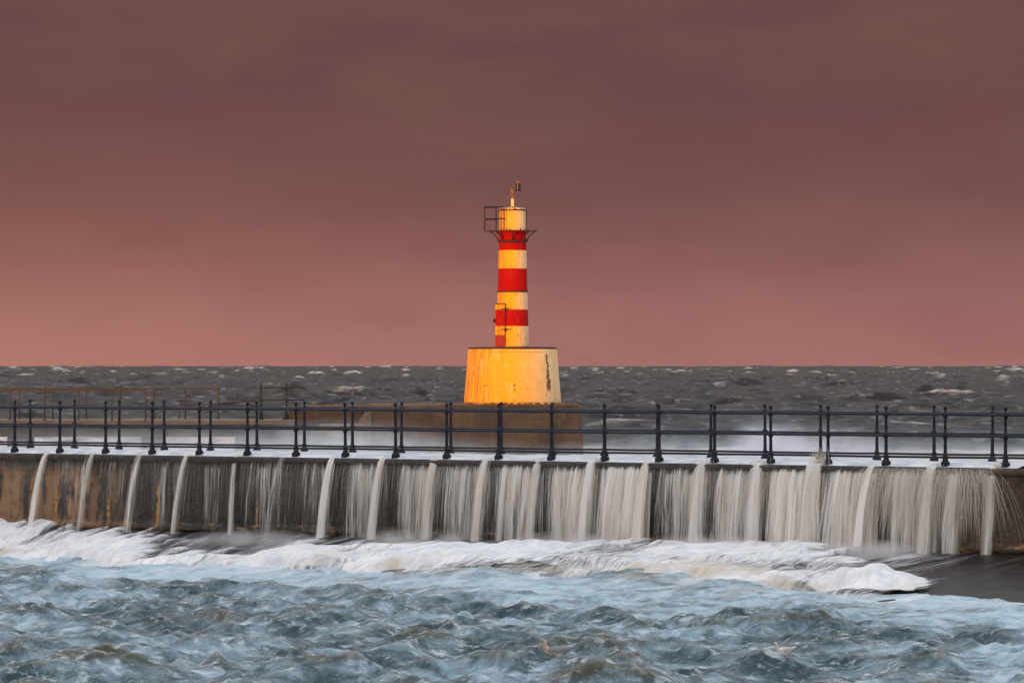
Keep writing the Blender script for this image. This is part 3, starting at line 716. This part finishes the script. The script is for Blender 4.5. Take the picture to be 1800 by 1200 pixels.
def m_tower(q, out):
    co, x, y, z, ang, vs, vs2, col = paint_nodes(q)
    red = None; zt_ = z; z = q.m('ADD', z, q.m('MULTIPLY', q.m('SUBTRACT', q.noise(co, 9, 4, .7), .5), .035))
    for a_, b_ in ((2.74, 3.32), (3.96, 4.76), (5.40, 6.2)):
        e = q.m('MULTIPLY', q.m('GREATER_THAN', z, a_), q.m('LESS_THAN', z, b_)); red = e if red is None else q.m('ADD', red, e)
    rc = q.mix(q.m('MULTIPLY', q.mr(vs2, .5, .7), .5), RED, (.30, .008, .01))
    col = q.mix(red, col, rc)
    sp = q.m('MULTIPLY', q.mr(q.noise(co, 8, 6, .75), .595, .64), .9)
    fd = q.noise(q.comb(q.m('MULTIPLY', ang, 3), 4, q.m('MULTIPLY', z, .8)), 2.0, 6, .7); col = q.mix(q.m('MULTIPLY', q.mr(fd, .48, .66), .40), col, (.34, .05, .02))
    col = q.mix(sp, col, (.07, .02, .012))
    for jz in (3.32, 1.99):                                     # rust bleeding from the flanges
        d = q.m('SUBTRACT', jz+.02, z); u_ = q.m('MULTIPLY', q.m('MULTIPLY', q.m('GREATER_THAN', d, 0), q.mr(d, .35, .0)), q.mr(vs2, .45, .6)); col = q.mix(q.m('MULTIPLY', u_, .5), col, (.35, .06, .02))
    principled(q, out, color=col, rough=.7, spec=.10, normal=bump(q, q.noise(co, 14, 4), .2, .01))
TOWER = mat('banded_tower_paint', m_tower)
def m_base(q, out):
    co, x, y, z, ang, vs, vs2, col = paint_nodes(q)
    n = q.noise(co, 7, 5, .7); nl = q.noise(co, 2.2, 3, .6)
    spk = q.m('MULTIPLY', q.mr(n, .60, .65), q.mr(z, 1.2, .30, .35, 1)); spk = q.m('MULTIPLY', spk, q.mr(nl, .40, .55))
    mot = q.noise(co, 3.2, 6, .7); col = q.mix(q.m('MULTIPLY', q.mr(mot, .48, .64), .35), col, (.70, .40, .12)); col = q.mix(q.m('MULTIPLY', q.mr(mot, .46, .34), .35), col, (.92, .74, .42))
    col = q.mix(spk, col, (.10, .035, .012))
    # long black weep down the right shoulder
    d = q.m('ABSOLUTE', q.m('SUBTRACT', q.m('ADD', x, q.m('MULTIPLY', q.m('SUBTRACT', n, .5), .22)), q.mr(z, .5, 1.8, 1.27, 1.19)))
    w = q.mr(z, .6, 1.25, .07, .040); sc = q.m('MULTIPLY', q.m('LESS_THAN', d, w), q.m('MULTIPLY', q.mr(z, .35, .6), q.mr(z, 1.80, 1.70)))
    sc = q.m('MULTIPLY', sc, q.mr(q.noise(co, 13, 4, .7), .34, .42)); sc = q.m('MULTIPLY', sc, q.m('LESS_THAN', y, 0))
    col = q.mix(q.m('MULTIPLY', sc, .88), col, q.mix(q.mr(n, .45, .62), (.03, .012, .008), (.20, .08, .03)))
    d2 = q.m('ABSOLUTE', q.m('SUBTRACT', q.m('ADD', z, q.m('MULTIPLY', q.m('SUBTRACT', nl, .5), .03)), 1.82))
    ln = q.m('MULTIPLY', q.m('LESS_THAN', d2, .012), q.mr(vs2, .42, .5)); ln = q.m('MULTIPLY', ln, q.mr(q.m('ABSOLUTE', q.m('SUBTRACT', x, .2)), 1.1, .95))
    col = q.mix(q.m('MULTIPLY', ln, .7), col, (.15, .04, .015))
    bt = q.m('MULTIPLY', q.mr(z, .12, .02), q.mr(n, .42, .5)); col = q.mix(bt, col, (.10, .04, .015))
    d3 = q.m('ABSOLUTE', q.m('SUBTRACT', z, .85)); col = q.mix(q.m('MULTIPLY', q.m('LESS_THAN', d3, .008), .18), col, (.4, .2, .05))
    principled(q, out, color=col, rough=.7, spec=.15, normal=bump(q, n, .3, .02))
BASE = mat('stained_sun_tinted_base', m_base)
def m_capr(q, out):
    co = q.n('ShaderNodeTexCoord').outputs['Object']; n = q.noise(co, 8, 5, .7)
    principled(q, out, color=q.mix(q.mr(n, .4, .6), (.10, .012, .008), (.03, .015, .012)), rough=.7)
CAPR = mat('dark_red_rust', m_capr)
def m_redp(q, out):
    co = q.n('ShaderNodeTexCoord').outputs['Object']; n = q.noise(co, 8, 5, .7)
    principled(q, out, color=q.mix(q.mr(n, .45, .65), RED, (.16, .01, .008)), rough=.5)
REDP = mat('red_paint', m_redp)
def m_lantern(q, out):
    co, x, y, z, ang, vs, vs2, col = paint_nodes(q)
    n = q.noise(co, 8, 5, .7); e = q.m('MAXIMUM', q.mr(z, 6.75, 6.85), q.mr(z, 6.25, 6.12))
    sp = q.mr(q.m('ADD', n, q.m('MULTIPLY', e, .13)), .62, .66)
    col = q.mix(sp, col, (.13, .014, .01))
    principled(q, out, color=col, rough=.5)
LANT = mat('flaking_cream_paint', m_lantern)
def m_dark(q, out): principled(q, out, color=(.012, .009, .012), rough=.35)
DARK = mat('dark_lamp_housing', m_dark)
def m_glass(q, out): principled(q, out, color=(.95, .95, .95), rough=.05, trans=1.0, ior=1.45)
GLASS = mat('lamp_glass', m_glass)

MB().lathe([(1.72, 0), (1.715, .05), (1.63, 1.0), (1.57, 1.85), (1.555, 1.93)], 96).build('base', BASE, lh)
MB().lathe([(1.54, 1.932), (1.55, 1.94), (1.55, 1.985), (1.50, 2.005), (.3, 2.03)], 96).build('base_cap', CAPR, lh)
rad = lambda z: .575-(z-1.96)*(.575-.470)/(6.04-1.96)
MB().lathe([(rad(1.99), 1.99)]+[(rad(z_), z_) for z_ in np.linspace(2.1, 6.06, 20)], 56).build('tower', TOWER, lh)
MB().lathe([(rad(3.96)+.002, 3.925), (rad(3.96)+.035, 3.94), (rad(3.96)+.035, 3.975), (rad(3.96)+.002, 3.985)], 48, cap=False).build('flange', CAPR, lh)
MB().lathe([(rad(5.75)+.002, 5.66), (rad(5.75)+.05, 5.70), (rad(5.75)+.05, 5.735), (rad(5.75)+.002, 5.76)], 48, cap=False).build('flange', CAPR, lh)
# gallery platform with a ragged rusted rim
b = MB(); n0 = 0; seg = 64; rr = []
for i in range(seg):
    a_ = 2*math.pi*i/seg; rr.append(.86+random.uniform(-.03, .03)+(.06 if abs(math.cos(a_)+1) < .3 else 0))
for z_, k_ in ((6.06, 1.0), (6.10, 1.0)):
    for i in range(seg):
        a_ = 2*math.pi*i/seg; b.v.append((rr[i]*k_*math.cos(a_), rr[i]*k_*math.sin(a_), z_))
for i in range(seg): i2 = (i+1) % seg; b.f.append((i, i2, seg+i2, seg+i))
b.f.append(tuple(range(seg))[::-1]); b.f.append(tuple(range(seg, 2*seg)))
b.box((-1.0, -.45, 6.055), (-.6, .45, 6.095))
b.build('gallery', CAPR, lh, smooth=False)
for i in range(8):
    a_ = 2*math.pi*i/8+R(0); c_, s_ = math.cos(a_), math.sin(a_); r0 = rad(5.75)+.03
    path = [(r0, 5.74), (r0+.05, 5.86), (r0+.13, 5.96), (r0+.24, 6.02), (.80, 6.05)]
    MB().tube([(r_*c_, r_*s_, z_) for r_, z_ in path], [.030, .026, .024, .022, .018], 6).build('bracket', CAPR, lh)
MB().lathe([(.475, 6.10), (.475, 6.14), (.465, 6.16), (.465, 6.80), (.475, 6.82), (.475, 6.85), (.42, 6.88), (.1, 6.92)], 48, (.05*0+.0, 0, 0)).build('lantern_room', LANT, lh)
MB().lathe([(.482, 6.79), (.49, 6.80), (.49, 6.825), (.482, 6.83)], 48, cap=False).build('roof_rim', CAPR, lh)
# broken gallery rail on the left, ladder stiles on the right
rl = empty('gallery_rail', (0, 0, 0), parent=lh)
b = MB()
for (x_, y_) in ((-.98, -.40), (-.98, .40), (-.58, -.52)): b.tube([(x_, y_, 6.09), (x_, y_, 6.94)], .022, 6)
for z_ in (6.92, 6.50): b.tube([(-.30, -.56, z_), (-.58, -.52, z_), (-.98, -.40, z_), (-.98, .40, z_), (-.55, .50, z_)], .022, 6)
bpy.data.objects.remove(rl)
b.build('gallery_rail', DARKIRON, lh)
MB().tube([(-.40, -.48, 6.1), (-.40, -.48, 6.86)], .014, 6).tube([(-.29, -.52, 6.1), (-.29, -.52, 6.86)], .014, 6).tube([(-.40, -.48, 6.84), (-.29, -.52, 6.84)], .014, 6).build('ladder', DARKIRON, lh)
MB().tube([(.49, -.16, 6.1), (.47, -.16, 6.8)], .012, 6).tube([(.49, .1, 6.1), (.49, .1, 6.8)], .012, 6).tube([(.49, -.16, 6.78), (.49, .1, 6.78)], .012, 6).build('side_ladder', DARKIRON, lh)
# mast and lamp
def m_mast(q, out):
    co = q.n('ShaderNodeTexCoord').outputs['Object']; z = q.n('ShaderNodeSeparateXYZ', {'Vector': co}).outputs[2]
    n = q.noise(co, 20, 4, .7); up = q.mr(q.m('ADD', z, q.m('MULTIPLY', n, .1)), 7.25, 7.27)
    lo = q.mr(z, 6.95, 6.93); col = q.mix(up, (.84, .62, .25), q.mix(q.mr(n, .4, .6), (.10, .03, .01), (.40, .16, .06)))
    principled(q, out, color=q.mix(lo, col, (.16, .015, .01)), rough=.6)
MAST = mat('mast_paint', m_mast)
MB().lathe([(.075, 6.90), (.075, 6.94), (.055, 6.95), (.055, 7.53), (.03, 7.545)], 16).build('mast', MAST, lh)
MB().tube([(.0, 0, 7.46), (.10, 0, 7.50), (.30, 0, 7.505)], .018, 6).lathe([(.10, 7.505), (.10, 7.525)], 16, (.19, 0, 0)).build('lamp_bracket', DARKIRON, lh)
lp = MB().lathe([(.07, 7.525), (.092, 7.535), (.092, 7.56), (.084, 7.565), (.084, 7.70), (.092, 7.705), (.092, 7.735), (.05, 7.75)], 20, (.20, 0, 0)).build('beacon_lamp', DARK, lh)
MB().lathe([(.045, 7.75), (.055, 7.77), (.055, 7.81), (.03, 7.86), (.02, 7.87), (.014, 7.91)], 14, (.20, 0, 0)).build('lamp_cap', MAST, lp)
# low door, box and pipework on the left of the tower
b = MB(); b.box((-.60, -.50, 2.0), (-.26, -.12, 3.50)); b.build('cable_cabinet', TOWER, lh, smooth=False, bevel=.02)
MB().box((-.605, -.515, 2.02), (-.27, -.502, 2.40)).build('cabinet_door', REDP, lh, smooth=False)
MB().box((-.61, -.51, 2.405), (-.25, -.11, 2.425)).build('cabinet_sill', CAPR, lh, smooth=False)
MB().box((-.61, -.51, 3.50), (-.25, -.11, 3.53)).build('cabinet_lid', CAPR, lh, smooth=False)
MB().tube([(-.25, -.53, 2.03), (-.25, -.53, 3.36), (-.24, -.50, 3.50)], .012, 6).build('conduit', CAPR, lh)
for z_ in (2.62, 3.34):
    MB().box((-.29, -.60, z_-.05), (-.21, -.52, z_+.04)).tube([(-.42, -.52, z_), (-.25, -.57, z_), (-.05, -.585, z_+.02)], .012, 6).build('clamp', CAPR, lh, smooth=False)
MB().lathe([(.03, 2.86), (.055, 2.89), (.055, 2.96), (.03, 3.0)], 10, (-.63, -.22, 0)).build('side_lamp', DARKIRON, lh)

# ------------------------------------------------------------------ gulls on the water
def m_gull(q, out):
    co = q.n('ShaderNodeTexCoord').outputs['Object']; s3 = q.n('ShaderNodeSeparateXYZ', {'Vector': co}); n = q.noise(co, 25, 4, .6)
    principled(q, out, color=q.mix(q.mr(n, .4, .7), (.78, .74, .70), (.55, .45, .38)), rough=.8)
GULL = mat('gull_plumage', m_gull)
def m_gull2(q, out):
    co = q.n('ShaderNodeTexCoord').outputs['Object']; n = q.noise(co, 30, 4, .6)
    principled(q, out, color=q.mix(q.mr(n, .4, .6), (.34, .24, .18), (.55, .46, .38)), rough=.8)
GULLB = mat('brown_gull_plumage', m_gull2)
def m_wing(q, out): principled(q, out, color=(.30, .30, .32), rough=.7)
WING = mat('grey_wing', m_wing)
def m_beak(q, out): principled(q, out, color=(.5, .22, .05), rough=.4)
BEAK = mat('beak', m_beak)
def gull(label, px, py, rz, body, wing, sc, lift=.03):
    x_, y_ = on_plane(px, py, .06); sx = sample(A0[0], 40., np.array([x_]), np.array([y_]))[0]*.088+sample(A1[0], 57., np.array([x_]), np.array([y_]))[0]*.06
    root = empty('gull', (x_, y_, sx+lift), rz); root.scale = (sc,)*3; tag(root, label, 'gull', 'gulls floating in the foreground')
    # spine: tail -> belly -> breast -> neck -> crown -> bill base; x forward
    ring = [(-.24, .10, .004, .003), (-.20, .085, .028, .014), (-.14, .06, .055, .040), (-.06, .04, .078, .062), (.02, .035, .085, .070), (.08, .045, .075, .068),
            (.125, .075, .052, .052), (.145, .115, .036, .040), (.150, .150, .031, .034), (.158, .180, .034, .034), (.172, .200, .033, .031), (.192, .205, .026, .022), (.208, .203, .012, .010)]
    b = MB(); seg = 14; n = len(ring)
    for j, (cx, cz, ry, rz_) in enumerate(ring):
        p0 = ring[max(j-1, 0)]; p1 = ring[min(j+1, n-1)]; d = Vector((p1[0]-p0[0], 0, p1[1]-p0[1])).normalized(); up_ = Vector((-d.z, 0, d.x))
        for i in range(seg):
            a_ = 2*math.pi*i/seg; v = Vector((cx, 0, cz))+Vector((0, 1, 0))*ry*math.cos(a_)+up_*rz_*math.sin(a_); b.v.append(tuple(v))
    for j in range(n-1):
        for i in range(seg): i2 = (i+1) % seg; b.f.append((j*seg+i, j*seg+i2, (j+1)*seg+i2, (j+1)*seg+i))
    b.f.append(tuple(range(seg))[::-1]); b.f.append(tuple((n-1)*seg+i for i in range(seg)))
    b.build('body', body, root)
    for s_ in (-1, 1):
        w = MB(); pts = [(.09, .070, .060, .03), (.03, .088, .078, .045), (-.06, .086, .085, .045), (-.15, .062, .092, .032), (-.23, .035, .108, .018), (-.29, .015, .125, .005)]
        for (cx, cy, cz, hh_) in pts:
            for i in range(8):
                a_ = 2*math.pi*i/8; w.v.append((cx, s_*(cy+.012*math.cos(a_)-.01), cz+hh_*math.sin(a_)))
        for j in range(len(pts)-1):
            for i in range(8): i2 = (i+1) % 8; w.f.append((j*8+i, j*8+i2, (j+1)*8+i2, (j+1)*8+i))
        w.build('wing', wing, root)
        e = MB().lathe([(.001, -.005), (.005, 0), (.001, .005)], 6, (.187, s_*.026, .212)); e.build('eye', DARK, root)
    MB().tube([(.200, 0, .204), (.228, 0, .200), (.246, 0, .192)], [.009, .007, .002], 7).build('beak', BEAK, root)
gull('brown speckled gull with raised tail floating in the bottom middle of the water', 976, 1168, R(160), GULLB, WING, 1.0, .19)
gull('small white gull floating at the lower right of the water', 1377, 1160, R(212), GULL, GULL, .74, .20)

# ------------------------------------------------------------------ drifting spray
def spray_mat(d, col):
    m = bpy.data.materials.new('drifting_spray'); m.use_nodes = True; q = NT(m.node_tree); out = q.n('ShaderNodeOutputMaterial')
    co = q.n('ShaderNodeTexCoord').outputs['Object']; pos = q.n('ShaderNodeNewGeometry').outputs['Position']
    rr = q.n('ShaderNodeVectorMath', {0: co}, operation='LENGTH').outputs['Value']
    fall = q.mr(rr, 1.0, .15); nz = q.mr(q.noise(pos, 1.5, 4, .65), .40, .62, .05, 1.9)
    v = q.n('ShaderNodeVolumePrincipled', {'Color': (*col, 1), 'Density': q.m('MULTIPLY', q.m('MULTIPLY', fall, nz), d*4.2), 'Anisotropy': .1}); q.t.links.new(v.outputs[0], out.inputs['Volume']); return m
def puff(px, ytop, d, rx, ry, dens, col, label):
    x_ = (px-900)/F*d; ztop = zz(ytop, d)+.45; zc = .9; rz_ = ztop-zc
    me = bpy.data.meshes.new('sea_spray'); import bmesh
    bm = bmesh.new(); bmesh.ops.create_icosphere(bm, subdivisions=4, radius=1)
    rr_ = random.Random(int(px*7+d)); ph = [rr_.uniform(0, 6) for _ in range(4)]
    for v in bm.verts:
        p = v.co; k_ = 1+.12*math.sin(3*p.x+ph[0])*math.cos(4*p.z+ph[1])+.07*math.sin(7*p.y+5*p.x+ph[2])+.05*math.sin(11*p.z+9*p.x+ph[3])
        v.co = p*k_
    bm.to_mesh(me); bm.free(); me.materials.append(spray_mat(dens, col))
    o = bpy.data.objects.new('sea_spray', me); COL.objects.link(o); o.location = (x_, d, zc); o.scale = (rx, ry, rz_)
    tag(o, label, 'spray', kind='stuff'); return o
BL = (.86, .92, .95)
puff(180, 766, 150, 7.5, 6, .045, BL, 'pale mist drifting behind the railing at the far left')
puff(520, 760, 165, 7.5, 6, .03, BL, 'pale mist in front of the jetty end')
puff(330, 762, 180, 10, 6, .025, BL, 'low mist under the outer jetty')
puff(760, 778, 175, 6, 5, .02, BL, 'low mist in front of the plinth')
puff(600, 748, 180, 5, 5, .06, BL, 'mist drifting over the low landing block beside the plinth')
puff(1350, 744, 150, 1.7, 2.5, .30, (.9, .92, 1), 'burst of white spray behind the right half of the railing')
puff(1440, 756, 170, 4, 4, .10, (.9, .92, 1), 'wide white spray behind the right railing posts')
puff(1180, 780, 180, 6, 5, .05, BL, 'low white spray right of the plinth')
puff(1680, 786, 165, 5, 5, .06, BL, 'low spray at the far right behind the railing')

def foot_mist(s_, t_, ls, h, dens):
    x_, y_, _ = P(s_, t_, 0); o = puff(900+x_/y_*F, 900, y_, ls, .75, dens, (.95, .93, .92), 'soft mist where the falling water lands at the wall foot')
    o.rotation_euler = (0, 0, math.atan2(U[1], U[0])); o.location = (x_, y_, FOOT-.1); o.scale = (ls, .8, h)
for s_, ls, h, dens in ((8.2, 2.3, .26, .22), (12.6, 2.0, .36, .35), (16.4, 1.9, .40, .40), (20.0, 1.8, .42, .5), (23.6, 1.7, .42, .4)): foot_mist(s_, 1.0, ls, h, dens)

scn.cycles.max_bounces = 8; scn.cycles.transparent_max_bounces = 40; scn.cycles.volume_bounces = 4
scn.cycles.use_denoising = True
